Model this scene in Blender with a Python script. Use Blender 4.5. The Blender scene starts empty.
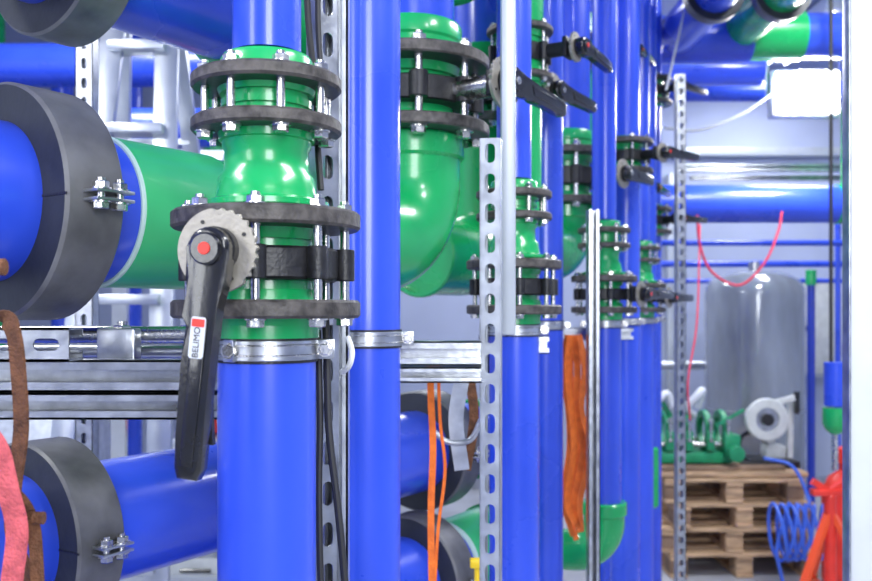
import bpy, bmesh, math, random
from mathutils import Vector, Matrix
random.seed(7)
V=Vector
F=900.0; HZ=310.0; CZ=1.5
def X(px,d): return (px-436.0)/F*d
def Z(py,d): return CZ-(py-HZ)/F*d
def W(px,py,d): return V((X(px,d),d,Z(py,d)))
sc=bpy.context.scene

# ---------------- materials ----------------
MC={}
def mat(name,col,rough=.5,metal=0.0,var=0.0,vscale=8,bump=0.0,bscale=60,coat=0.0,emit=0,stretch=None):
    if name in MC: return MC[name]
    m=bpy.data.materials.new(name); m.use_nodes=True
    nt=m.node_tree; b=nt.nodes['Principled BSDF']
    b.inputs['Base Color'].default_value=(*col,1); b.inputs['Roughness'].default_value=rough
    b.inputs['Metallic'].default_value=metal
    b.inputs['Coat Weight'].default_value=coat; b.inputs['Coat Roughness'].default_value=.08
    if emit:
        b.inputs['Emission Color'].default_value=(*col,1); b.inputs['Emission Strength'].default_value=emit
    tc=nt.nodes.new('ShaderNodeTexCoord')
    mp=nt.nodes.new('ShaderNodeMapping'); nt.links.new(tc.outputs['Object'],mp.inputs[0])
    if stretch: mp.inputs['Scale'].default_value=stretch
    n=nt.nodes.new('ShaderNodeTexNoise'); n.inputs['Scale'].default_value=vscale; n.inputs['Detail'].default_value=5
    nt.links.new(mp.outputs[0],n.inputs['Vector'])
    if var>0:
        r=nt.nodes.new('ShaderNodeValToRGB')
        r.color_ramp.elements[0].position=.3; r.color_ramp.elements[1].position=.7
        r.color_ramp.elements[0].color=(*[c*(1-var) for c in col],1)
        r.color_ramp.elements[1].color=(*[min(1,c*(1+var)+var*.02) for c in col],1)
        nt.links.new(n.outputs['Fac'],r.inputs[0]); nt.links.new(r.outputs[0],b.inputs['Base Color'])
        mr=nt.nodes.new('ShaderNodeMapRange'); mr.inputs['To Min'].default_value=max(0.02,rough-.08); mr.inputs['To Max'].default_value=min(1,rough+.12)
        nt.links.new(n.outputs['Fac'],mr.inputs[0]); nt.links.new(mr.outputs[0],b.inputs['Roughness'])
    if bump>0:
        n2=nt.nodes.new('ShaderNodeTexNoise'); n2.inputs['Scale'].default_value=bscale
        nt.links.new(mp.outputs[0],n2.inputs['Vector'])
        bp=nt.nodes.new('ShaderNodeBump'); bp.inputs['Strength'].default_value=bump; bp.inputs['Distance'].default_value=.004
        nt.links.new(n2.outputs['Fac'],bp.inputs['Height']); nt.links.new(bp.outputs[0],b.inputs['Normal'])
    MC[name]=m; return m
BLUE=mat('blue_plastic',(.028,.080,.66),.27,0,.10,4,.04,30,.3)
BLUED=mat('blue_plastic_dark',(.012,.04,.42),.3,0,.1,5,0,30,.3)
GREEN=mat('green_plastic',(.007,.40,.105),.24,0,.08,6,.05,40,.4)
GREENL=mat('green_plastic_light',(.045,.52,.17),.34,0,.1,6,.05,40,.3)
PALE=mat('pale_plastic_edge',(.55,.74,.66),.4)
FL=mat('flange_charcoal',(.036,.040,.044),.42,.1,.25,30,.12,120)
FLE=mat('flange_worn_edge',(.070,.062,.056),.5,.2,.6,70,.25,160)
BLK=mat('black_plastic',(.006,.006,.007),.22,0,.1,20,.06,200,.5)
BLKM=mat('black_cast_iron',(.012,.012,.014),.4,.1,.3,60,.2,200)
STEEL=mat('zinc_steel',(.62,.61,.58),.24,1,.15,50,.1,200)
GALV=mat('galvanised_steel',(.47,.49,.52),.30,.92,.25,30,.1,80)
GALVW=mat('galvanised_bright',(.56,.59,.62),.34,.8,.18,30,.08,80)
POSTW=mat('light_grey_painted_steel',(.50,.54,.58),.4,.3,.06,12)
DISC=mat('notch_plate_steel',(.40,.37,.31),.45,.55,.15,60,.15,250)
ALU=mat('aluminium',(.62,.65,.68),.32,.85,.08,10)
COL=mat('collar_rubber_face',(.026,.029,.035),.5,0,.3,12,.2,60)
COLR=mat('collar_rubber_rim',(.125,.125,.127),.42,.1,.4,14,.15,60)
ORNG=mat('orange_webbing',(.95,.17,.015),.7,0,.25,40,.5,300)
BRN=mat('brown_webbing',(.15,.058,.022),.8,0,.5,60,.8,300)
PINK=mat('pink_webbing',(.75,.13,.14),.75,0,.3,60,.8,300)
RED=mat('red_paint',(.75,.035,.02),.35,0,.15,10)
WHITE=mat('white_plastic',(.66,.69,.73),.45,0,.04,10)
CABB=mat('black_cable',(.02,.02,.022),.5)
CABW=mat('white_cable',(.74,.75,.74),.5)
CABR=mat('red_cable',(.75,.04,.09),.5)
WOOD=mat('pallet_wood',(.50,.33,.19),.75,0,.4,6,.4,40,stretch=(1,8,8))
WOODD=mat('dark_wood',(.25,.16,.10),.8,0,.35,6,.4,40)
WALL=mat('painted_wall',(.43,.48,.63),.75,0,.08,1.5,.1,20)
CEIL=mat('ceiling_paint',(.34,.39,.60),.85,0,.10,1.5,.1,20)
FLOOR=mat('concrete_floor',(.38,.39,.42),.5,0,.2,2.5,.2,30)
TANK=mat('tank_wrapped_grey',(.24,.27,.32),.14,.1,.35,4,.9,9,1.0,stretch=(1,1,.3))
MACHG=mat('machine_green',(.01,.27,.11),.4,0,.15,20)
MACHW=mat('machine_grey',(.60,.62,.60),.4,0,.1,20)
YEL=mat('yellow_plastic',(.9,.62,.02),.4)
LAMP=mat('lamp_glass_lit',(1,.98,.94),.4,emit=60)
FILL_TUBE=mat('added_tube_glow',(1,1,1),.4,emit=6)  # glow for the tubes of the added ceiling fixtures

# ---------------- builder ----------------
def frame(ax):
    ax=ax.normalized()
    ref=V((0,0,1)) if abs(ax.z)<.9 else V((1,0,0))
    u=ref.cross(ax).normalized(); v=ax.cross(u).normalized()
    return ax,u,v
class Bd:
    def __init__(s,name): s.name=name; s.bm=bmesh.new(); s.mats=[]
    def mi(s,m):
        if m not in s.mats: s.mats.append(m)
        return s.mats.index(m)
    def face(s,vs,i,sm=True):
        try: f=s.bm.faces.new(vs)
        except ValueError: return None
        f.material_index=i; f.smooth=sm; return f
    def lathe(s,o,ax,prof,m,seg=48,phase=0,cap=True):
        i=s.mi(m); ax,u,v=frame(V(ax)); o=V(o); rings=[]
        for t,r in prof:
            c=o+ax*t
            if r<=1e-6: rings.append([s.bm.verts.new(c)])
            else: rings.append([s.bm.verts.new(c+(u*math.cos(phase+2*math.pi*k/seg)+v*math.sin(phase+2*math.pi*k/seg))*r) for k in range(seg)])
        for a,b in zip(rings,rings[1:]):
            for k in range(seg):
                k2=(k+1)%seg
                if len(a)==1 and len(b)==1: continue
                if len(a)==1: s.face([a[0],b[k2],b[k]][::-1],i)
                elif len(b)==1: s.face([a[k],a[k2],b[0]],i)
                else: s.face([a[k],a[k2],b[k2],b[k]],i)
        if cap:
            if len(rings[0])>1: s.face(rings[0][::-1],i)
            if len(rings[-1])>1: s.face(rings[-1],i)
    def cyl(s,a,b,r,m,seg=32,ch=0,phase=0):
        a=V(a);b=V(b);L=(b-a).length
        if ch: p=[(0,r-ch),(ch,r),(L-ch,r),(L,r-ch)]
        else: p=[(0,r),(L,r)]
        s.lathe(a,b-a,p,m,seg,phase)
    def ring(s,o,ax,L,ro,ri,m,seg=64,ch=.002,medge=None):
        s.lathe(o,ax,[(0,ri),(0,ro-ch)],m,seg,cap=False)
        s.lathe(o,ax,[(0,ro-ch),(ch,ro),(L-ch,ro),(L,ro-ch)],medge or m,seg,cap=False)
        s.lathe(o,ax,[(L,ro-ch),(L,ri),(0,ri)],m,seg,cap=False)
    def tube(s,pts,r,m,seg=24,cap=True):
        i=s.mi(m); pts=[V(p) for p in pts]; n=len(pts); rings=[]; u=None
        for k,p in enumerate(pts):
            t=(pts[min(k+1,n-1)]-pts[max(k-1,0)]).normalized()
            if u is None: _,u,_v=frame(t)
            else: u=(u-t*u.dot(t)).normalized()
            v=t.cross(u); rr=r[k] if isinstance(r,(list,tuple)) else r
            rings.append([s.bm.verts.new(p+(u*math.cos(2*math.pi*j/seg)+v*math.sin(2*math.pi*j/seg))*rr) for j in range(seg)])
        for a,b in zip(rings,rings[1:]):
            for j in range(seg): s.face([a[j],a[(j+1)%seg],b[(j+1)%seg],b[j]],i)
        if cap: s.face(rings[0][::-1],i); s.face(rings[-1],i)
    def box(s,c,size,m,R=None,bev=0.0):
        i=s.mi(m); c=V(c); R=R or Matrix.Identity(3)
        vs=[s.bm.verts.new(c+R@V((x*size[0]/2,y*size[1]/2,z*size[2]/2))) for x in(-1,1) for y in(-1,1) for z in(-1,1)]
        fs=[s.face([vs[q] for q in f],i) for f in((0,1,3,2),(4,6,7,5),(0,4,5,1),(2,3,7,6),(0,2,6,4),(1,5,7,3))]
        if bev:
            es={e for f in fs for e in f.edges}
            r=bmesh.ops.bevel(s.bm,geom=list(es),offset=bev,segments=2,affect='EDGES',profile=.5)
            for f in r['faces']: f.material_index=i; f.smooth=True
    def beam(s,a,b,w,h,m,up=(0,0,1),bev=0):
        a=V(a);b=V(b);ax=(b-a);L=ax.length;ax.normalize()
        upv=V(up)
        if abs(ax.dot(upv))>.95: upv=V((0,1,0))
        sd=upv.cross(ax).normalized(); u2=ax.cross(sd)
        R=Matrix((sd,ax,u2)).transposed()
        s.box((a+b)/2,(w,L,h),m,R,bev)
    def poly(s,pts,o,u,v,n,th,m,bev=0):
        i=s.mi(m); u=V(u);v=V(v);n=V(n);o=V(o)
        if u.cross(v).dot(n)<0: pts=pts[::-1]
        A=[s.bm.verts.new(o+u*x+v*y) for x,y in pts]; B=[s.bm.verts.new(o+u*x+v*y+n*th) for x,y in pts]
        fs=[s.face(A[::-1],i),s.face(B,i)]
        k=len(pts)
        for q in range(k): fs.append(s.face([A[q],A[(q+1)%k],B[(q+1)%k],B[q]],i))
        if bev:
            es=[e for e in fs[1].edges]
            r=bmesh.ops.bevel(s.bm,geom=es,offset=bev,segments=3,affect='EDGES',profile=.5)
            for f in r['faces']: f.material_index=i; f.smooth=True
    def ribbon(s,pts,w,th,m,side):
        i=s.mi(m); pts=[V(p) for p in pts]; n=len(pts); R=[]
        sd0=V(side).normalized()
        for k,p in enumerate(pts):
            t=(pts[min(k+1,n-1)]-pts[max(k-1,0)]).normalized()
            sd=(sd0-t*sd0.dot(t)).normalized(); nn=t.cross(sd)
            R.append([s.bm.verts.new(p+sd*a*w/2+nn*b*th/2) for a,b in((-1,-1),(1,-1),(1,1),(-1,1))])
        for a,b in zip(R,R[1:]):
            for j in range(4): s.face([a[j],a[(j+1)%4],b[(j+1)%4],b[j]],i)
        s.face(R[0][::-1],i); s.face(R[-1],i)
    def bolt(s,a,b,r,m=STEEL,washer=True):
        a=V(a);b=V(b);ax=(b-a).normalized();L=(b-a).length
        s.cyl(a-ax*r*1.2,b+ax*r*2.6,r,m,12)
        hr=r*1.85; h=r*1.5
        for p,d in((a,-ax),(b,ax)):
            if washer: s.cyl(p,p+d*r*.35,hr*1.25,m,20)
            s.lathe(p+d*r*.35,d,[(0,hr),(h*.85,hr),(h,hr*.86)],m,6,phase=random.random())
    def done(s,ang=35):
        me=bpy.data.meshes.new(s.name+'_mesh')
        bmesh.ops.recalc_face_normals(s.bm,faces=s.bm.faces)
        s.bm.to_mesh(me); s.bm.free()
        for m in s.mats: me.materials.append(m)
        me.set_sharp_from_angle(angle=math.radians(ang))
        o=bpy.data.objects.new(s.name,me); sc.collection.objects.link(o); return o
def smooth(pts,n=8):
    P=[V(p) for p in pts]; out=[]
    Q=[P[0]*2-P[1]]+P+[P[-1]*2-P[-2]]
    for k in range(1,len(Q)-2):
        for j in range(n):
            t=j/n; a,b,c,d=Q[k-1:k+3]
            out.append(.5*((2*b)+(c-a)*t+(2*a-5*b+4*c-d)*t*t+(3*b-a-3*c+d)*t**3))
    out.append(P[-1]); return out
def bend(p0,c,p1,R,n=14):
    p0=V(p0);c=V(c);p1=V(p1)
    d0=(p0-c).normalized();d1=(p1-c).normalized()
    th=d0.angle(d1); t=R/math.tan(th/2)
    a=c+d0*t; b=c+d1*t; cen=c+(d0+d1).normalized()*(R/math.sin(th/2))
    out=[p0]
    for k in range(n+1):
        f=k/n; va=(a-cen);vb=(b-cen); w=va.angle(vb)
        out.append(cen+(va*math.sin((1-f)*w)+vb*math.sin(f*w))/math.sin(w))
    out.append(p1); return out

def stad(dx,dy,L,Wd):
    lo,hi=0,1
    for _ in range(22):
        m=(lo+hi)/2; x=dx*m;y=dy*m
        hx=L/2-Wd/2; qx=max(abs(x)-hx,0)
        if math.hypot(qx,y)<Wd/2: lo=m
        else: hi=m
    return dx*lo,dy*lo
def strut(name,p0,p1,face,w=.041,h=.041,slots=True,m=GALV,pitch=.05,bd=None,slotw=.014,slotl=.03):
    own=bd is None
    if own: bd=Bd(name)
    p0=V(p0);p1=V(p1);a=(p1-p0);L=a.length;a.normalize();n=V(face).normalized();n=(n-a*n.dot(a)).normalized();s=a.cross(n)
    th=.0028
    N=max(1,int(L/pitch)); pt=L/N
    i=bd.mi(m)
    if slots:
        outer=[]
        for k in range(4): outer.append((-pt/2+pt*k/4,-w/2))
        for k in range(4): outer.append((pt/2,-w/2+w*k/4))
        for k in range(4): outer.append((pt/2-pt*k/4,w/2))
        for k in range(4): outer.append((-pt/2,w/2-w*k/4))
        inner=[stad(x,y,slotl,slotw) for x,y in outer]
        for q in range(N):
            c=p0+a*(pt*(q+.5))+n*(h/2)
            O=[bd.bm.verts.new(c+a*x+s*y) for x,y in outer]; I=[bd.bm.verts.new(c+a*x+s*y) for x,y in inner]
            I2=[bd.bm.verts.new(c+a*x+s*y-n*th) for x,y in inner]; O2=[bd.bm.verts.new(c+a*x+s*y-n*th) for x,y in outer]
            for k in range(16):
                j=(k+1)%16
                bd.face([O[k],O[j],I[j],I[k]],i); bd.face([I[k],I[j],I2[j],I2[k]],i); bd.face([I2[k],I2[j],O2[j],O2[k]],i)
    else:
        bd.beam(p0-n*(h/2-th/2),p1-n*(h/2-th/2),w,th,m,up=n)
    lip=n if not slots else -n
    for sg in(-1,1):
        bd.beam(p0+s*sg*(w/2-th/2),p1+s*sg*(w/2-th/2),th,h,m,up=n)
        bd.beam(p0+s*sg*(w/2-w*.14)+lip*(h/2-th/2),p1+s*sg*(w/2-w*.14)+lip*(h/2-th/2),w*.28,th,m,up=n)
        bd.beam(p0+s*sg*(w/2-w*.27)+lip*(h/2-.006),p1+s*sg*(w/2-w*.27)+lip*(h/2-.006),th,.010,m,up=n)
    if own: return bd.done()

def lever(bd,c,n,d,L,w0,w1,th=.018,m=BLK):
    n=V(n).normalized(); d=V(d); d=(d-n*d.dot(n)).normalized(); s=n.cross(d)
    pts=[]
    for k in range(13):
        a=math.pi/2+math.pi*k/12; pts.append((w0*.6*math.cos(a),w0*.6*math.sin(a)))
    pts+= [(L*.13,-w0*.58),(L*.20,-w0*.46),(L*.30,-w0*.38),(L*.34,-w0*.44),(L*.5,-w1*.56),(L*.8,-w1*.5),(L*.95,-w1*.5),(L,-w1*.36)]
    pts+= [(L,w1*.36),(L*.95,w1*.5),(L*.7,w1*.5),(L*.45,w1*.52),(L*.25,w0*.44),(L*.12,w0*.58)]
    bd.poly(pts,V(c),d,s,n,th,m,bev=.005)
    bd.poly([(L*.34,-w1*.28),(L*.94,-w1*.24),(L*.94,w1*.24),(L*.30,w1*.30)],V(c)+n*(th-.001),d,s,n,.003,m,bev=.0015)
    bd.poly([(L*.25,w1*.1),(L*.6,w1*.3),(L*.85,w1*.60),(L*.85,w1*.4),(L*.6,-w1*.1),(L*.3,-w1*.4)],V(c)-n*.008,d,s,n,.007,BLKM)
def notchplate(bd,c,n,d,r,m=DISC):
    n=V(n).normalized(); d=V(d); d=(d-n*d.dot(n)).normalized(); s=n.cross(d)
    pts=[];N=160
    for k in range(N):
        a=2*math.pi*k/N
        rr=r*(1-.045*(1-math.cos((k-20)/6*2*math.pi))) if 20<=k<=86 else r
        pts.append((rr*math.cos(a),rr*math.sin(a)))
    bd.poly(pts,c,d,s,n,.006,m,bev=.001)
    for k in range(4):
        a=2*math.pi*k/4+.6
        bd.cyl(V(c)+n*.005+(d*math.cos(a)+s*math.sin(a))*r*.76,V(c)+n*.0068+(d*math.cos(a)+s*math.sin(a))*r*.76,r*.05,BLKM,12)

def valve(cx,cy,z1,z2,rf,rb,rg,th,nb,off,stem=None,lev=None,name='butterfly_valve',body=True,br=.005,L=.225,plate=.037,stemlen=None,lw=(.036,.028),seg=64,stemz=None):
    bd=Bd(name); c=lambda z:V((cx,cy,z))
    bd.ring(c(z1-th/2),(0,0,1),th,rf,rg*.9,FL,seg,.003,FLE)
    bd.ring(c(z2-th/2),(0,0,1),th,rf,rg*.9,FL,seg,.003,FLE)
    H=z1-z2
    bd.cyl(c(z2),c(z1),rg,GREEN,48)
    bd.lathe(c(z1-th/2-H*.12),(0,0,1),[(0,rg),(0,rg*1.12),(H*.12,rg*1.18)],GREEN,48)
    bd.lathe(c(z2+th/2),(0,0,1),[(0,rg*1.18),(H*.12,rg*1.12),(H*.12,rg)],GREEN,48)
    bd.lathe(c(z1+th/2),(0,0,1),[(0,rg*1.16),(.008,rg*1.14),(.010,rg)],GREEN,48)
    bd.lathe(c(z2-th/2),(0,0,-1),[(0,rg*1.16),(.008,rg*1.14),(.010,rg)],GREEN,48)
    zm=(z1+z2)/2; hb=H*.36
    if body:
        bd.lathe(c(zm-hb/2),(0,0,1),[(0,rb*.90),(.003,rb*.93),(hb-.003,rb*.93),(hb,rb*.90)],BLKM,seg)
    else:
        bd.lathe(c(zm-.004),(0,0,1),[(0,rg),(0,rg*1.09),(.008,rg*1.09),(.008,rg)],GREEN,48)
    for k in range(nb):
        a=off+2*math.pi*k/nb; p=V((cx+rb*math.cos(a),cy+rb*math.sin(a),0))
        bd.bolt(p+V((0,0,z2-th/2)),p+V((0,0,z1+th/2)),br)
        if body: bd.cyl(p+V((0,0,zm-hb/2)),p+V((0,0,zm+hb/2)),br*2.3,BLKM,16,.001)
    if stem:
        n=V(stem).normalized(); sl=stemlen or rf*1.4; zz=stemz or zm
        p=c(zz)
        bd.cyl(p,p+n*(sl-.03),.018 if rb<.1 else .022,STEEL if rb>.1 else BLKM,24,.002)
        bd.box(p+n*(sl-.03),(.05,.012,.05),BLKM,Matrix((n.cross(V((0,0,1))),n,V((0,0,1)))).transposed(),.003)
        q=p+n*sl
        notchplate(bd,q-n*.012,n,lev,plate)
        bd.cyl(q-n*.02,q+n*.004,plate*.55,BLKM,24)
        lever(bd,q,n,lev,L,lw[0],lw[1])
        bd.cyl(q+n*.016,q+n*.024,lw[0]*.44,BLK,24,.002)
        bd.cyl(q+n*.023,q+n*.0255,lw[0]*.17,RED if rf<.12 else STEEL,20,.0005)
    return bd.done()
def clamp(cx,cy,z,r,ears=(-1,1),name='pipe_clamp',h=.022,back=0.05):
    bd=Bd(name); rr=r+.0015
    bd.ring((cx,cy,z-h/2),(0,0,1),h,rr+.003,rr-.001,GALV,56,.0008)
    for e in(.25,.75): bd.ring((cx,cy,z-h/2+h*e-.001),(0,0,1),.002,rr+.0045,rr+.002,STEEL,56,.0006)
    bd.ring((cx,cy,z-h/2-.003),(0,0,1),h+.006,rr+.001,rr-.0012,BLKM,56,.0006)
    for e in ears:
        x=cx+e*(r+.010)
        for dy in(-.007,.007): bd.box((x,cy+dy,z),(.022,.003,h),GALV,None,.0006)
        bd.bolt((x+.002*e,cy-.0085,z),(x+.002*e,cy+.0085,z),.0038)
    x=cx-r*.55; y=cy-math.sqrt(rr*rr-(r*.55)**2)-.004
    bd.box((x,y,z),(.016,.006,h*1.1),GALV,Matrix.Rotation(.6,3,'Z').transposed(),.001)
    bd.bolt((x,y-.004,z),(x,y+.002,z),.0038)
    bd.cyl((cx,cy+r,z-.005),(cx,cy+r+back,z-.005),.006,STEEL,12)
    return bd.done()

TOP=3.5
# ---------------- room ----------------
def roomwall(name,c,size,m):
    b=Bd(name); b.box(c,size,m); return b.done()
roomwall('floor',(0.5,2.4,-.05),(8.2,10.4,.1),FLOOR)
roomwall('ceiling',(0.5,2.4,3.55),(8.2,10.4,.1),CEIL)
roomwall('wall_back',(0.5,7.6,1.75),(8.0,.1,3.5),WALL)
roomwall('wall_left',(-3.55,2.4,1.75),(.1,10.4,3.5),WALL)
roomwall('wall_right',(4.55,2.4,1.75),(.1,10.4,3.5),WALL)
roomwall('wall_front',(0.5,-2.75,1.75),(8.0,.1,3.5),WALL)
b=Bd('trim_1'); b.box((0.5,7.53,.05),(7.9,.03,.1),GALV,None,.004); b.done()

DIR=V((.56,.83,0)).normalized()
chains=[(X(267,1.02),1.02),(X(514,2.0),2.0),(X(604,2.9),2.9),(X(640,3.75),3.75)]
for n,(cx,cy) in enumerate(chains):
    b=Bd('vertical_pipe')
    b.cyl((cx,cy,.86 if n==2 else 0),(cx,cy,1.480),.055,BLUE,64)
    b.cyl((cx,cy,1.79),(cx,cy,TOP),.0385,BLUE,48)
    b.done()
    b=Bd('reducer_fitting'); o=V((cx,cy,0))
    b.lathe(o,(0,0,1),[(1.469,.0555),(1.469,.059),(1.496,.059)],GREEN,64)
    b.lathe(o,(0,0,1),[(1.605,.057),(1.615,.070),(1.621,.070),(1.625,.058),(1.633,.056),(1.648,.054),(1.656,.048),(1.678,.047),(1.683,.050),(1.697,.050)],GREEN,64)
    b.lathe(o,(0,0,1),[(1.757,.052),(1.780,.052),(1.785,.049),(1.785,.0388)],GREEN,64)
    b.done()
    stem=lev=None; sl=.14
    if n==0: stem=V((-.185,-1,0)); lev=V((-.10,.02,-1))
    elif n==1: stem=V((-.3,1,0)); lev=V((0,0,-1))
    else: stem=V((.8,-.55,0)); lev=V((.55,.8,0)); sl=.135
    valve(cx,cy,1.600,1.501,.1055,.0875,.052,.020,8,0.05,stem,lev,stemlen=sl,stemz=1.559 if n==0 else None,plate=.042)
    valve(cx,cy,1.755,1.706,.084,.069,.047,.016,8,math.radians(22.5),name='flanged_coupling',body=False,br=.0048)
    clamp(cx,cy,1.456,.055,back=.05 if n!=1 else .02)
cx,cy=chains[2]
b=Bd('green_pipe_elbow'); b.tube(bend((cx,cy,.88),(cx,cy,.72),(cx-.42,cy+.12,.72),.10),.066,GREEN,48)
b.ring((cx,cy,.84),(0,0,1),.045,.073,.055,GREEN,48,.005); b.done()
def text(name,body,loc,rot,size,m,parent=None,ext=.0003):
    cu=bpy.data.curves.new(name,'FONT'); cu.body=body; cu.size=size; cu.extrude=ext; cu.align_x='CENTER'; cu.align_y='CENTER'
    o=bpy.data.objects.new(name,cu); sc.collection.objects.link(o); o.location=loc; o.rotation_euler=rot
    cu.materials.append(m)
    if parent: o.parent=parent
    return o
hv=bpy.data.objects['butterfly_valve']
nA=V((-.185,-1,0)).normalized()
cA=V((chains[0][0],chains[0][1],1.559))+nA*(.14+.018)
dA=V((-.10,.02,-1)); dA=(dA-nA*dA.dot(nA)).normalized(); sA=nA.cross(dA)
b=Bd('label'); b.poly([(-.020,-.006),(-.018,-.0075),(.018,-.0075),(.020,-.006),(.020,.006),(.018,.0075),(-.018,.0075),(-.020,.006)],cA+dA*.086+nA*.002,dA,sA,nA,.0009,WHITE)
b.poly([(-.018,-.0064),(-.0105,-.0064),(-.0105,.0064),(-.018,.0064)],cA+dA*.086+nA*.0026,dA,sA,nA,.0009,RED)
lb=b.done(); lb.parent=hv
M=Matrix((-dA,nA.cross(-dA),nA)).transposed()
t=text('label_text','BELIMO',cA+dA*.0905+nA*.0031,M.to_euler(),.0088,BLKM,hv)

# ---------------- plain vertical pipes ----------------
plain=[(X(366,1.4),1.4,.0535),(X(544,2.6),2.6,.055),(X(625,3.4),3.4,.055),(X(650,4.4),4.4,.055)]
for cx,cy,r in plain:
    b=Bd('vertical_pipe'); b.cyl((cx,cy,0),(cx,cy,TOP),r,BLUE,64); b.done()
    clamp(cx,cy,1.456,r,back=.06)
for k,z1 in((2,2.13),(3,1.99),(3,2.62)):
    cx,cy,r=plain[k]
    valve(cx,cy,z1,z1-.11,.105,.087,.058,.02,8,.1,V((.7,-.72,0)),V((.8,.6,.02)),stemlen=.17,L=.22)

# ---------------- mains with elbows ----------------
def main_elbow(cx,cy,zc,r,rf,stem,lev,zf=(2.01,1.874)):
    c=V((cx,cy,zc))
    b=Bd('green_pipe_elbow')
    b.tube(bend((cx,cy,zf[1]-.01),c,c-DIR*.30,.13),r*1.06,GREEN,56)
    b.ring((cx,cy,zf[1]-.06),(0,0,1),.05,r*1.14,r*1.0,GREEN,56,.006)
    b.ring(c-DIR*.30,-DIR,.02,r*1.13,r*1.0,GREEN,56,.004)
    b.done()
    bd=Bd('vertical_pipe'); bd.cyl((cx,cy,zf[0]+.06),(cx,cy,TOP),r*.93,BLUE,64); bd.done()
    bd=Bd('pipe_socket'); bd.lathe((cx,cy,zf[0]),(0,0,1),[(0,r*1.05),(.04,r*1.05),(.045,r*1.09),(.072,r*1.09),(.078,r*1.05),(.078,r*.94)],GREEN,56); bd.done()
    valve(cx,cy,zf[0],zf[1],rf,rf*.83,r*.92,.024,8,.15,stem,lev,br=.008,L=.2,plate=.05,stemlen=rf+.075,lw=(.045,.033))
    return c
Cc=main_elbow(X(410,1.85),1.85,1.635,.098,.163,V((.8,-.6,0)),V((.62,.78,-.10)),zf=(2.00,1.864))
main_elbow(X(485,2.5),2.5,1.635,.092,.150,V((.8,-.6,0)),V((.62,.78,-.05)),zf=(2.14,2.01))
main_elbow(X(565,3.2),3.2,1.70,.095,.158,V((.8,-.6,0)),V((.7,.7,-.03)),zf=(2.05,1.88))
def collar(c,ax,r_in,r_out=.148,th=.080,ear=True,name='pipe_collar'):
    b=Bd(name); ax=V(ax).normalized()
    c=V(c)
    b.lathe(c,ax,[(0,r_in),(0,r_out-.004)],COL,96,cap=False)
    b.lathe(c,ax,[(0,r_out-.004),(.004,r_out),(th-.004,r_out),(th,r_out-.004)],COLR,96,cap=False)
    b.lathe(c,ax,[(th,r_out-.004),(th,r_in),(0,r_in)],COL,96,cap=False)
    side=ax.cross(V((0,0,1))).normalized()
    if side.y>0: side=-side
    if ear:
        p=c+side*(r_out+.008)+ax*(th*.6)
        Rm=Matrix((side,ax,V((0,0,1)))).transposed()
        for dz in(-.005,.005):
            b.box(p+V((0,0,dz)),(.036,th*.66,.004),GALV,Rm,.001)
        for e in(-.013,.013):
            b.bolt(p+side*.006+ax*e-V((0,0,.007)),p+side*.006+ax*e+V((0,0,.007)),.0052)
        b.box(c+side*(r_in+(r_out-r_in)/2)-ax*.0003,(r_out-r_in,.0012,.003),BLKM,Rm)
    return b.done()
def main(name,p,z,segs,r=.1):
    b=Bd(name); p=V((p[0],p[1],z))
    for t0,t1,m,f in segs: b.cyl(p+DIR*t0,p+DIR*t1,r*f,m,72,.002 if f!=1 else 0)
    return b.done()
P1=V((-.55,1.12,1.622))
tC=(V((Cc.x,Cc.y,0))-V((P1.x,P1.y,0))).dot(DIR)
P1=V((Cc.x,Cc.y,1.635))-DIR*tC
main('horizontal_main_pipe',P1,1.635,[(-2.8,.145,BLUE,1),(.14,.147,PALE,1.05),(.145,.32,GREENL,1.04),(.30,tC-.31,GREEN,1.0)])
collar(P1+DIR*.0,DIR,.1)
P2=V((-.633,1.37,1.15))
main('horizontal_main_pipe',P2,1.15,[(-2.8,1.30,BLUE,1),(1.28,1.32,GREEN,1.08)])
collar(P2,DIR,.1); collar(P2+DIR*1.04,DIR,.1)
P3=V((-.606,1.376,2.07))
b=Bd('horizontal_main_pipe'); b.cyl(P3-DIR*2.8,P3+DIR*.40,.1,BLUE,72); b.done()
b=Bd('green_pipe_elbow'); b.tube(bend(P3+DIR*.40,P3+DIR*.76,P3+DIR*.76+V((0,0,1.43)),.14),.105,GREEN,56); b.ring(P3+DIR*.37,DIR,.05,.112,.1,GREEN,56,.004); b.done()
collar(P3,DIR,.1)
P4=V((X(405,2.1),2.1,.87))
main('horizontal_main_pipe',P4,.87,[(-2.9,.16,BLUE,1),(.15,.17,PALE,1.04),(.165,.40,GREENL,1.03),(.38,.44,GREEN,1.1)])
collar(P4,DIR,.1)

b=Bd('green_pipe_elbow'); q=W(478,-5,2.15)
b.tube(bend(q+V((-.30,-.2,.06)),q+V((0,0,.0)),q+V((.0,.0,.9)),.10),.06,GREEN,48); b.done()
for px,d,z1 in((600,3.75,2.62),(622,4.2,2.12),(636,4.6,2.35),(520,2.3,2.21)):
    x=X(px,d)
    b=Bd('vertical_pipe'); b.cyl((x,d,z1+.10),(x,d,TOP),.05,BLUE,40); b.cyl((x,d,0),(x,d,z1-.50),.05,BLUE,40); b.cyl((x,d,z1-.5),(x,d,z1-.1),.055,GREEN,40,.004); b.done()
    valve(x,d,z1,z1-.12,.105 if px!=520 else .085,.087 if px!=520 else .07,.055,.02 if px!=520 else .015,8,.1,V((.85,-.5,0)),V((.7,.7,-.05)),stemlen=.16,L=.2)
    b=Bd('pipe_socket'); b.cyl((x,d,z1),(x,d,z1+.11),.060,GREEN,40,.004); b.done()

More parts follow.
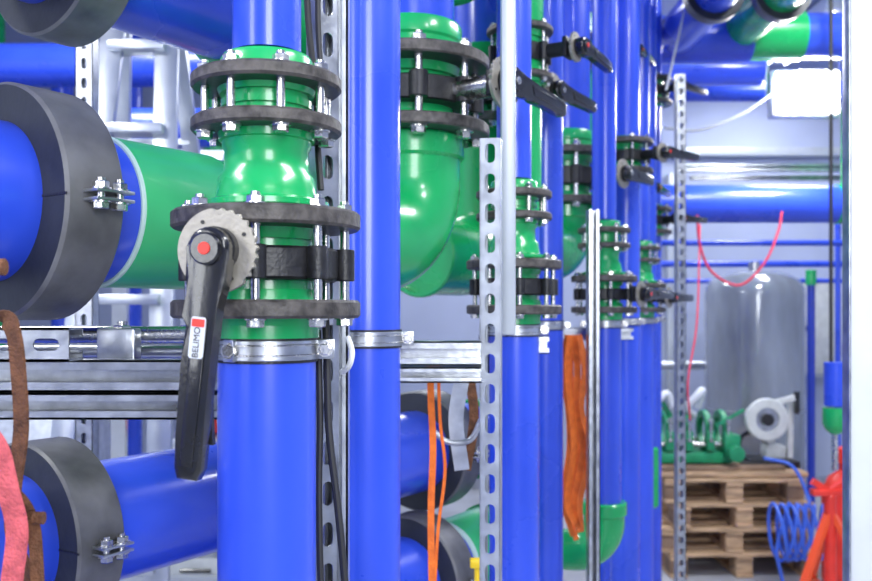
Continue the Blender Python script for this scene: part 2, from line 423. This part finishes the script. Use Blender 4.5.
# ---------------- struts ----------------
strut('strut_channel',(X(323,1.12),1.115,0),(X(323,1.12),1.115,TOP),(.55,-.83,0),w=.03,h=.03)
strut('strut_channel',(X(339,1.28),1.29,0.0),(X(339,1.28),1.29,TOP),(0,-1,0),w=.026,h=.03,slots=False,m=GALVW)
strut('strut_channel',(X(491,1.55),1.55,0),(X(491,1.55),1.55,Z(140,1.55)),(-.15,-1,0),w=.036,h=.036,slotw=.017,slotl=.034,m=GALVW)
b=Bd('support_post'); b.beam((X(508,1.62),1.62,Z(335,1.62)),(X(508,1.62),1.62,TOP),.026,.03,POSTW,bev=.004); b.done()
strut('strut_channel',(X(593,2.6),2.6,0),(X(593,2.6),2.6,Z(210,2.6)),(0,-1,0),m=GALV,slots=False,w=.034)
strut('strut_channel',(X(680,4.0),4.0,0),(X(680,4.0),4.0,Z(75,4.0)),(0,-1,0),w=.042,slotw=.02)
strut('strut_channel',(X(87,2.3),2.3,0),(X(87,2.3),2.3,TOP),(0,-1,0),m=GALV,w=.045)
def rail(name,x0,x1,y,z0,w=.041,slots=False,m=GALV,h=.041,face=(0,-1,0)):
    return strut(name,(x0,y,z0),(x1,y,z0),face,w=w,h=h,slots=slots,m=m)
rail('strut_rail',-1.5,-.157,1.165,Z(375,1.165),w=.041)
rail('strut_rail',-1.5,-.157,1.165,Z(400,1.165)-.006,w=.034)
rail('strut_rail',-.72,X(83,1.05),1.03,Z(344,1.03),w=.038,slots=True)
b=Bd('threaded_rod'); b.cyl((-.9,1.22,Z(335,1.22)),(-.15,1.22,Z(335,1.22)),.012,STEEL,20)
b.cyl((-.9,1.24,Z(352,1.24)),(-.15,1.24,Z(352,1.24)),.009,GALV,20); b.bolt((X(122,1.2),1.2,Z(356,1.2)),(X(122,1.2),1.2,Z(335,1.2)),.007)
b.box((X(122,1.2),1.19,Z(345,1.2)),(.05,.03,.045),GALV,None,.003); b.done()
rail('strut_rail',-.7,.075,1.505,Z(353,1.5),w=.040)
rail('strut_rail',-.7,.075,1.505,Z(372,1.5)-.004,w=.026)
rail('strut_rail',.15,.38,2.72,1.42); rail('strut_rail',.42,.66,3.03,1.42)
rail('strut_rail',.1,.26,2.09,1.42)

# ---------------- cables, straps ----------------
def cable(pts,r,m,name='power_cable'):
    b=Bd(name); b.tube(smooth(pts),r,m,10); return b.done()
cable([W(325,300,1.06),W(327,360,1.06),W(329,430,1.06),W(337,500,1.06),W(343,560,1.06),W(350,650,1.06)],.0045,CABB)
cable([W(318,330,1.06),W(320,420,1.06),W(319,500,1.06),W(322,640,1.06)],.004,CABB)
cable([W(306,-30,1.09),W(309,30,1.09),W(316,90,1.085),W(318,150,1.085),W(321,190,1.08)],.004,CABB)
cable([W(312,-40,1.2),W(311,60,1.2),W(313,150,1.2),W(311,330,1.2)],.004,CABW)
cable([W(319,-40,1.08),W(318,20,1.08),W(322,90,1.08)],.0035,CABB)
cable([W(348,338,1.2),W(352,352,1.18),W(349,366,1.18),W(342,372,1.2)],.004,CABW)
b=Bd('ratchet_strap')
b.ribbon(smooth([W(-30,322,.86),W(3,318,.86),W(14,335,.85),W(19,380,.86),W(21,430,.87),W(15,480,.88),W(12,530,.88),W(24,570,.88),W(30,640,.88)]),.017,.0035,BRN,(.9,-.4,.1))
b.ribbon(smooth([W(-20,480,.84),W(5,488,.84),W(22,502,.84),W(32,522,.85),W(36,550,.85),W(40,640,.85)]),.012,.003,BRN,(.7,.2,.7))
b.cyl(W(34,518,.845),W(44,518,.845),.006,BRN,12); b.cyl(W(-4,267,.845),W(5,267,.845),.008,BRN,12)
b.done()
b=Bd('pink_sling'); b.ribbon(smooth([W(-20,425,.82),W(-2,450,.82),W(8,490,.82),W(17,530,.83),W(12,580,.83),W(5,640,.83)]),.021,.004,PINK,(.9,-.2,.2)); b.done()
b=Bd('lashing_strap'); b.ribbon(smooth([W(430,350,1.72),W(431,400,1.72),W(433,450,1.72),W(431,520,1.72),W(433,640,1.72)]),.013,.003,ORNG,(1,0,0))
b.ribbon(smooth([W(438,352,1.74),W(440,420,1.74),W(445,470,1.74),W(438,530,1.74),W(434,600,1.74)]),.006,.003,ORNG,(1,.2,0)); b.done()
b=Bd('lashing_strap')
for k,(dx,w_) in enumerate(((0,.026),(8,.022),(14,.028),(-4,.018),(3,.018))):
    b.ribbon(smooth([W(570+dx*.6,335,2.70+.01*k),W(567+dx*1.3,370,2.70+.012*k),W(571+dx*.7,410,2.70+.01*k),W(574+dx*1.2,450,2.70+.012*k),W(567+dx*.9,500,2.70+.012*k),W(575+dx*.4,524+k*4,2.70+.01*k)]),w_,.004,ORNG,(1,.8*(-1)**k,0))
b.done()
cable([W(432,430,1.8),W(448,442,1.8),W(470,440,1.8),W(481,420,1.8)],.006,GALV,'steel_hook')
b=Bd('grey_sling'); b.ribbon(smooth([W(462,378,1.8),W(456,420,1.8),W(462,470,1.8)]),.03,.004,GALVW,(1,0,0)); b.ribbon(smooth([W(470,378,1.82),W(474,420,1.82),W(466,470,1.82)]),.02,.004,BRN,(1,0,0)); b.done()
b=Bd('ball_valve_tap'); p=W(477,563,1.9); b.box(p,(.03,.02,.02),YEL,None,.004); b.cyl(p,p-V((0,0,.04)),.006,YEL,12); b.done()

# ---------------- right door ----------------
b=Bd('door_leaf'); b.box((X(849,1.7)+.2,1.71,1.75),(.4,.02,3.5),WHITE,None,.002); b.box((X(849,1.7)-.002,1.705,1.75),(.004,.03,3.5),GALV,None,.001); b.done()

# ---------------- right-hand background ----------------
def hpipe(x0,x1,y,z,r,m=BLUE,name='horizontal_pipe',seg=40):
    b=Bd(name); b.cyl((x0,y,z),(x1,y,z),r,m,seg); b.done()
d=5.2
hpipe(X(655,d),X(838,d),d,Z(204,d),.11)
b=Bd('green_pipe_elbow'); b.tube(bend((X(835,d),d,Z(204,d)),(X(862,d),d,Z(204,d)),(X(862,d),d,Z(110,d)),.13),.115,GREEN,40); b.done()
rail('strut_rail',X(680,5.6),X(860,5.6),5.6,Z(168,5.6),w=.05,m=GALVW); rail('strut_rail',X(690,5.6),X(860,5.6),5.6,Z(178,5.6),w=.03)
hpipe(X(655,6.6),X(855,6.6),6.6,Z(243,6.6),.022); hpipe(X(655,6.9),X(855,6.9),6.9,Z(264,6.9),.025); hpipe(X(655,6.9),X(855,6.9),6.9,Z(281,6.9),.018)
hpipe(X(650,6.9),X(716,6.9),6.9,Z(365,6.9),.035,GALVW)
b=Bd('riser_pipe'); b.cyl((X(811,6.8),6.8,0),(X(811,6.8),6.8,Z(285,6.8)),.03,BLUED,24); b.cyl((X(811,6.8),6.8,Z(285,6.8)),(X(811,6.8),6.8,Z(270,6.8)),.04,GREEN,24); b.done()
b=Bd('riser_pipe'); b.cyl((X(832,6.8),6.7,0),(X(832,6.8),6.7,2.4),.022,BLUE,24); b.done()
# wall cable trunking and switch cabinet on the far wall
b=Bd('cable_trunking'); b.box((2.2,7.5,Z(150,7.4)),(2.6,.08,.07),POSTW,None,.006); b.box((1.95,7.5,Z(330,7.4)),(.05,.07,2.6),POSTW,None,.006); b.done()
b=Bd('switch_cabinet'); b.box((3.2,7.46,1.35),(.5,.16,.8),POSTW,None,.01); b.box((3.2,7.37,1.35),(.44,.012,.74),MACHW,None,.006); b.cyl((3.02,7.36,1.35),(3.02,7.34,1.35),.02,BLK,16); b.done()
d=4.4
b=Bd('drop_pipe'); b.cyl((X(835,d),d,Z(406,d)),(X(835,d),d,Z(362,d)),.052,BLUE,40,.003); b.lathe((X(835,d),d,Z(434,d)),(0,0,1),[(0,.02),(.02,.045),(.05,.058),(.13,.058)],GREEN,40)
b.cyl((X(831,d),d,Z(362,d)),(X(831,d),d,TOP),.009,CABB,16); b.cyl((X(835,d),d,Z(470,d)),(X(835,d),d,Z(434,d)),.015,STEEL,16); b.done()
d=4.6
hpipe(X(658,d),X(748,d),d,Z(40,d),.12); hpipe(X(748,d),X(800,d),d,Z(36,d),.125,GREEN); hpipe(X(800,d),X(905,d),d,Z(36,d),.115)
d=5.6
hpipe(1.42,X(760,d),d,Z(66,d),.12)
hpipe(X(640,6.4),X(880,6.4),6.4,Z(92,6.4),.07,BLUE)
for px,dd in((716,3.9),(784,4.0)):
    x=X(px,dd); z=Z(-10,dd)
    b=Bd('overhead_pipe'); b.cyl((x,dd-.6,z),(x,dd+.62,z),.10,BLUE if px<750 else GREEN,48)
    b.cyl((x,dd+.03,z+.13),(x,dd+.03,TOP),.008,GALV,12); b.done()
    collar((x,dd,z),(0,1,0),.1,.132,.06,ear=False)
b=Bd('vertical_pipe'); b.cyl((X(662,5.2),5.5,0),(X(662,5.2),5.5,TOP),.06,BLUE,40); b.done()
b=Bd('vertical_pipe'); b.cyl((X(654,3.9),4.0,Z(455,3.9)),(X(654,3.9),4.0,TOP),.034,BLUE,40); b.cyl((X(654,3.9),4.0,Z(512,3.9)),(X(654,3.9),4.0,Z(450,3.9)),.044,GREEN,32,.01); b.done()
for (x0,x1,y,z,r) in((-3.3,-.2,4.2,2.35,.09),(-3.3,-.2,4.6,2.75,.11),(-3.3,.2,5.0,1.2,.09),(-3.3,.6,5.4,1.95,.07)):
    hpipe(x0,x1,y,z,r)
for k,x in enumerate((-2.9,-2.45,-2.0,-1.45,-.75,-.45)):
    b=Bd('vertical_pipe'); b.cyl((x,5.9,0),(x,5.9,TOP),.07,BLUE if k%3 else GREEN,40); b.done()

# floodlight
d=4.9; p=W(808,92,d)
b=Bd('floodlight'); b.box(p+V((0,.06,0)),(.38,.09,.26),GALVW,None,.015); b.box(p+V((0,.008,0)),(.34,.02,.22),LAMP,None,.005)
for k in range(6): b.box(p+V((-.14+.056*k,.12,0)),(.008,.05,.2),GALV)
b.tube([p+V((-.2,.06,0)),p+V((-.2,.06,.2)),p+V((.2,.06,.2)),p+V((.2,.06,0))],.01,GALV,8)
b.cyl(p+V((0,.06,.2)),(p.x,p.y+.06,TOP),.012,GALV,12); b.done()
cable([W(800,70,4.9),W(770,95,4.8),W(740,115,4.6),W(700,130,4.4),W(665,128,4.2)],.008,CABW)
cable([W(690,-20,4.2),W(680,30,4.0),W(666,90,3.9)],.006,CABW)
cable([W(697,215,4.8),W(700,245,4.8),W(712,272,4.8),W(740,285,4.8),W(765,262,4.8),W(778,232,4.9),W(782,212,4.95)],.007,CABR)
cable([W(690,420,4.3),W(688,380,4.3),W(697,320,4.5),W(700,225,4.9)],.005,CABR)

# storage tank
b=Bd('storage_tank'); tx=X(754,6.35); o=V((tx,6.35,0)); r=.335
prof=[(.12,0),(.13,.15),(.17,.27),(.24,r)]+[(.3+k*.1,r+(.004 if k%2 else 0)) for k in range(14)]+[(1.66,r*.985),(1.71,r*.90),(1.75,r*.7),(1.775,r*.4),(1.78,0)]
b.lathe(o,(0,0,1),prof,TANK,64)
for k in range(4):
    a=.8+k*math.pi/2; b.beam((tx+.25*math.cos(a),6.35+.25*math.sin(a),0),(tx+.27*math.cos(a),6.35+.27*math.sin(a),.3),.05,.05,BLKM)
b.ring(o+V((0,0,.8)),(0,0,1),.012,r+.007,r,GALV,64,.002)
b.cyl(o+V((0,0,1.77)),o+V((0,0,1.84)),.04,STEEL,24); b.cyl((tx,6.05,.55),(tx,5.97,.55),.06,BLKM,24); b.done()

def pallet(b,x,y,z,w,dp,m,rot=0):
    R=Matrix.Rotation(rot,3,'Z'); c=V((x,y,z))
    for k in range(5): b.box(c+R@V((0,-dp/2+.05+k*(dp-.1)/4,.127)),(w,.095,.02),m,R,.003)
    for k in range(3):
        xx=(-w/2+.05)+(w-.1)/2*k
        b.box(c+R@V((xx,0,.106)),(.095,dp,.02),m,R,.003)
        for q in(-1,0,1): b.box(c+R@V((xx,q*(dp/2-.07),.058)),(.095,.12,.075),WOODD if (k+q)%2 else m,R,.003)
        b.box(c+R@V((xx,0,.011)),(.095,dp,.02),m,R,.003)
for k in range(4):
    b=Bd('wooden_pallet'); pallet(b,1.70+.02*(-1)**k,5.42,.001+k*.139,.84-.02*k,.78,WOOD,.02*(-1)**k); b.done()
zt=.001+4*.139
b=Bd('timber_planks'); b.box((1.66,5.35,zt+.018),(.86,.6,.03),WOOD,None,.004); b.box((1.62,5.25,zt+.046),(.70,.35,.024),WOODD,Matrix.Rotation(.05,3,'Z'),.003); b.done()
zt2=zt+.060
b=Bd('pipe_welding_machine'); k_=1.22; c0_=V((1.48,5.28,zt2))
def P(x,y,z): return c0_+V((x,y,z))*k_
b.box(P(0,0,.03),(.36*k_,.22*k_,.05*k_),MACHG,None,.008)
for s_ in(-.08,.08): b.cyl(P(-.2,s_,.09),P(.2,s_,.09),.016,STEEL,16)
for xx in(-.13,-.04,.06,.14):
    b.ring(P(xx,0,.15),(1,0,0),.034,.115,.078,MACHG,32,.004); b.box(P(xx+.014,-.1,.11),(.042,.05,.11),MACHG,None,.005)
    b.bolt(P(xx+.014,-.115,.12),P(xx+.014,-.115,.2),.009)
b.beam(P(-.1,-.05,.22),P(-.17,-.1,.32),.022,.022,MACHG); b.cyl(P(-.17,-.1,.30),P(-.17,-.1,.36),.016,BLK,12)
b.cyl(P(.17,-.13,.06),P(.17,-.20,.06),.045,MACHG,20,.004); b.box(P(.17,-.1,.1),(.09,.09,.10),MACHG,None,.008)
b.beam(P(.10,-.1,.18),P(.22,-.14,.26),.018,.018,MACHG)
b.tube(smooth([P(-.16,-.05,.1),P(-.2,-.1,.2),P(-.18,-.12,.29),P(-.13,-.1,.33),P(-.1,-.08,.27)]),.022,WHITE,12)
b.tube(smooth([P(.02,-.02,.22),P(-.02,-.06,.26),P(.02,-.08,.32),P(.05,-.06,.34),P(.04,-.02,.26)]),.022,WHITE,12)
b.done()
b=Bd('chop_saw'); c=V((1.92,5.3,zt2-.026))
b.box(c+V((0,0,.02)),(.34,.28,.04),BLKM,None,.006); b.box(c+V((.08,.04,.07)),(.12,.1,.08),MACHW,None,.01)
b.beam(c+V((.08,.06,.08)),c+V((.0,.02,.22)),.05,.05,MACHW)
b.ring(c+V((.01,-.03,.27)),(0,-1,0),.035,.125,.070,MACHW,48,.006); b.cyl(c+V((.01,-.02,.27)),c+V((.01,-.05,.27)),.10,GALV,40); b.cyl(c+V((.01,-.05,.27)),c+V((.01,-.075,.27)),.035,BLKM,24)
b.cyl(c+V((.01,0,.27)),c+V((.01,.14,.27)),.07,MACHW,32,.01)
b.beam(c+V((.05,-.02,.36)),c+V((.17,-.06,.40)),.03,.035,MACHW,bev=.004); b.box(c+V((.18,-.06,.37)),(.03,.03,.13),BLK,None,.006)
b.beam(c+V((.16,.0,.02)),c+V((.17,.0,.40)),.03,.03,MACHW)
b.tube(smooth([c+V((-.05,0,.2)),c+V((-.13,-.02,.16)),c+V((-.15,-.05,.06)),c+V((-.1,-.1,.03))]),.014,BLK,10)
b.done()
HB=mat('hose_blue',(.06,.16,.72),.35)
b=Bd('blue_hose_coil'); pts=[]
for k in range(260):
    a=k/260*2*math.pi*9
    pts.append(V((1.80+.20*k/260+.06*math.sin(a*.5+1),4.72+.07*math.sin(a)*.9,.335+.15*math.cos(a)+.01*math.sin(k*.21))))
b.tube(smooth(pts,2),.0095,HB,8)
b.tube(smooth([pts[-1],V((2.0,4.84,.5)),V((1.96,4.95,.64)),V((1.86,5.1,.66))]),.0095,HB,8)
b.tube(smooth([pts[0],V((1.78,4.7,.25)),V((1.8,4.72,.012)),V((1.5,4.8,.012))]),.0095,HB,8); b.done()
b=Bd('tripod_pipe_stand'); c=W(830,498,4.1); c0=V((c.x,c.y,0))
ap=V((c.x,c.y,.60)); RO=mat('red_orange_paint',(.85,.09,.02),.4)
for a in(3.6,5.6,1.6):
    b.beam(ap,c0+V((.30*math.cos(a),.30*math.sin(a),.01)),.035,.022,RO)
    b.beam(ap.lerp(c0,.62),(c0+V((.30*math.cos(a),.30*math.sin(a),0))).lerp(ap,.38),.02,.012,RO)
    b.cyl(c0+V((.30*math.cos(a),.30*math.sin(a),0)),c0+V((.30*math.cos(a),.30*math.sin(a),.03)),.025,BLK,12)
b.cyl(ap-V((0,0,.42)),ap+V((0,0,.06)),.028,RED,20,.003); b.box(ap+V((0,0,.07)),(.17,.05,.03),RED,None,.005)
for s_ in(-1,1): b.beam(ap+V((0,0,.07)),ap+V((.08*s_,0,.12)),.03,.03,RED)
b.done()
b=Bd('red_gas_bottle'); c=V((X(850,4.9),4.95,0)); b.lathe(c,(0,0,1),[(0,.09),(.02,.125),(.5,.125),(.58,.09),(.62,.035),(.66,.035),(.66,.05),(.74,.05),(.75,.02)],RED,40); b.done()

# ---------------- left background ----------------
b=Bd('step_ladder'); yy=2.75
L0=V((X(52,yy),yy-.25,0)); L1=V((X(98,yy)+.06,yy,2.45)); R0=V((X(178,yy),yy-.25,0)); R1=V((X(168,yy),yy,2.45))
for p,q in((L0,L1),(R0,R1)): b.beam(p,q,.028,.07,ALU,up=(1,0,0),bev=.003)
for k in range(1,10):
    t=k/9.6; b.beam(L0.lerp(L1,t),R0.lerp(R1,t),.09,.03,ALU,bev=.003)
for p,q in((L0+V((-.05,.95,0)),L1+V((0,.05,0))),(R0+V((.12,.95,0)),R1+V((0,.05,0)))): b.beam(p,q,.028,.05,ALU,up=(1,0,0))
for k in(2,5,8):
    t=k/9.6; b.beam((L0+V((-.05,.95,0))).lerp(L1+V((0,.05,0)),t),(R0+V((.12,.95,0))).lerp(R1+V((0,.05,0)),t),.03,.02,ALU)
b.box((L1+R1)/2+V((0,0,.02)),(.42,.2,.03),BLK,None,.004)
b.done()
b=Bd('ventilation_unit'); b.box((-2.0,3.95,.55),(1.1,.5,1.1),GALVW,None,.01)
for k in range(9): b.box((-2.0,3.695,.2+k*.09),(.8,.012,.02),GALV)
for k in range(2): b.cyl((-2.3+.6*k,3.95,1.1),(-2.3+.6*k,3.95,1.25),.12,GALV,32)
b.done()
b=Bd('insulated_duct'); b.cyl((-3.2,3.9,2.05),(-.9,3.9,2.05),.14,WHITE,48)
for k in range(5): b.ring((-3.0+.45*k,3.9,2.05),(1,0,0),.03,.148,.139,GALV,48,.003)
b.done()
b=Bd('fire_extinguisher'); b.lathe((X(160,3.1),3.7,.99),(0,0,1),[(0,.05),(.01,.07),(.28,.07),(.34,.03),(.38,.025),(.38,0)],RED,32); b.done()
b=Bd('tool_cabinet'); b.box((X(160,3.1),3.7,.495),(.3,.25,.99),GALV,None,.01)
for k in range(4): b.box((X(160,3.1),3.57,.2+k*.22),(.26,.012,.19),MACHW,None,.004); b.cyl((X(160,3.1)-.06,3.555,.25+k*.22),(X(160,3.1)+.06,3.555,.25+k*.22),.008,BLK,10)
b.done()
b=Bd('cable_tray')
for s_ in(-.12,.12): b.beam((-3.3,4.5+s_,1.02),(-.35,4.5+s_,1.02),.004,.05,GALVW)
for k in range(20): b.box((-3.2+.15*k,4.5,1.0),(.03,.24,.004),GALVW)
for x in(-3.0,-1.9,-.5): b.beam((x,4.5,0),(x,4.5,.998),.03,.03,GALV)
b.done()

# ---------------- added fill fixtures, area fills & flood beam ----------------
def area(loc,size,energy,rot=(0,0,0),col=(.94,.97,1),sy=None):  # area light added to brighten the room
    l=bpy.data.lights.new('area','AREA'); l.energy=energy; l.size=size; l.color=col
    if sy: l.shape='RECTANGLE'; l.size_y=sy
    o=bpy.data.objects.new('added_fill_light',l); sc.collection.objects.link(o); o.location=loc; o.rotation_euler=rot; return o
for (x,y) in((1.6,.4),(-2.2,.4),(1.9,3.2),(-1.6,3.2),(2.6,6.3),(.25,6.3)):
    b=Bd('added_fill_fixture'); b.box((x,y,3.44),(.3,1.3,.08),WHITE,None,.01)  # made-up fixture, added as a housing for the fill light under it
    for s_ in(-.07,.07): b.cyl((x+s_,y-.58,3.385),(x+s_,y+.58,3.385),.014,FILL_TUBE,12)
    b.done()
    area((x,y,3.35),.4,62 if y<3 else (56 if y<5 else 42),sy=1.3)
area((.7,-1.9,2.3),1.0,70,(math.radians(75),0,math.radians(10)),sy=1.8)  # added fill from behind the camera, no fixture there
area((-2.0,-1.2,2.2),.7,28,(math.radians(75),0,math.radians(-40)),sy=1.6)  # weaker added fill, behind the camera to the left
l=bpy.data.lights.new('flood','SPOT'); l.energy=130; l.spot_size=2.6; l.spot_blend=.8; l.shadow_soft_size=.15
o=bpy.data.objects.new('floodlight_beam',l); sc.collection.objects.link(o); o.location=W(808,92,4.9)+V((0,-.05,0)); o.rotation_euler=(math.radians(75),0,math.radians(20))

w=bpy.data.worlds.new('world'); sc.world=w; w.use_nodes=True
w.node_tree.nodes['Background'].inputs[0].default_value=(.85,.9,1,1); w.node_tree.nodes['Background'].inputs[1].default_value=.5

cam=bpy.data.cameras.new('camera'); co=bpy.data.objects.new('camera',cam); sc.collection.objects.link(co); sc.camera=co
co.location=(0,0,CZ); co.rotation_euler=(math.radians(90),0,0)
cam.sensor_width=36; cam.lens=36*F/872; cam.shift_y=19.5/872; cam.clip_start=.02
cam.dof.use_dof=True; cam.dof.focus_distance=1.15; cam.dof.aperture_fstop=6.3
sc.view_settings.view_transform='Standard'; sc.view_settings.exposure=.27
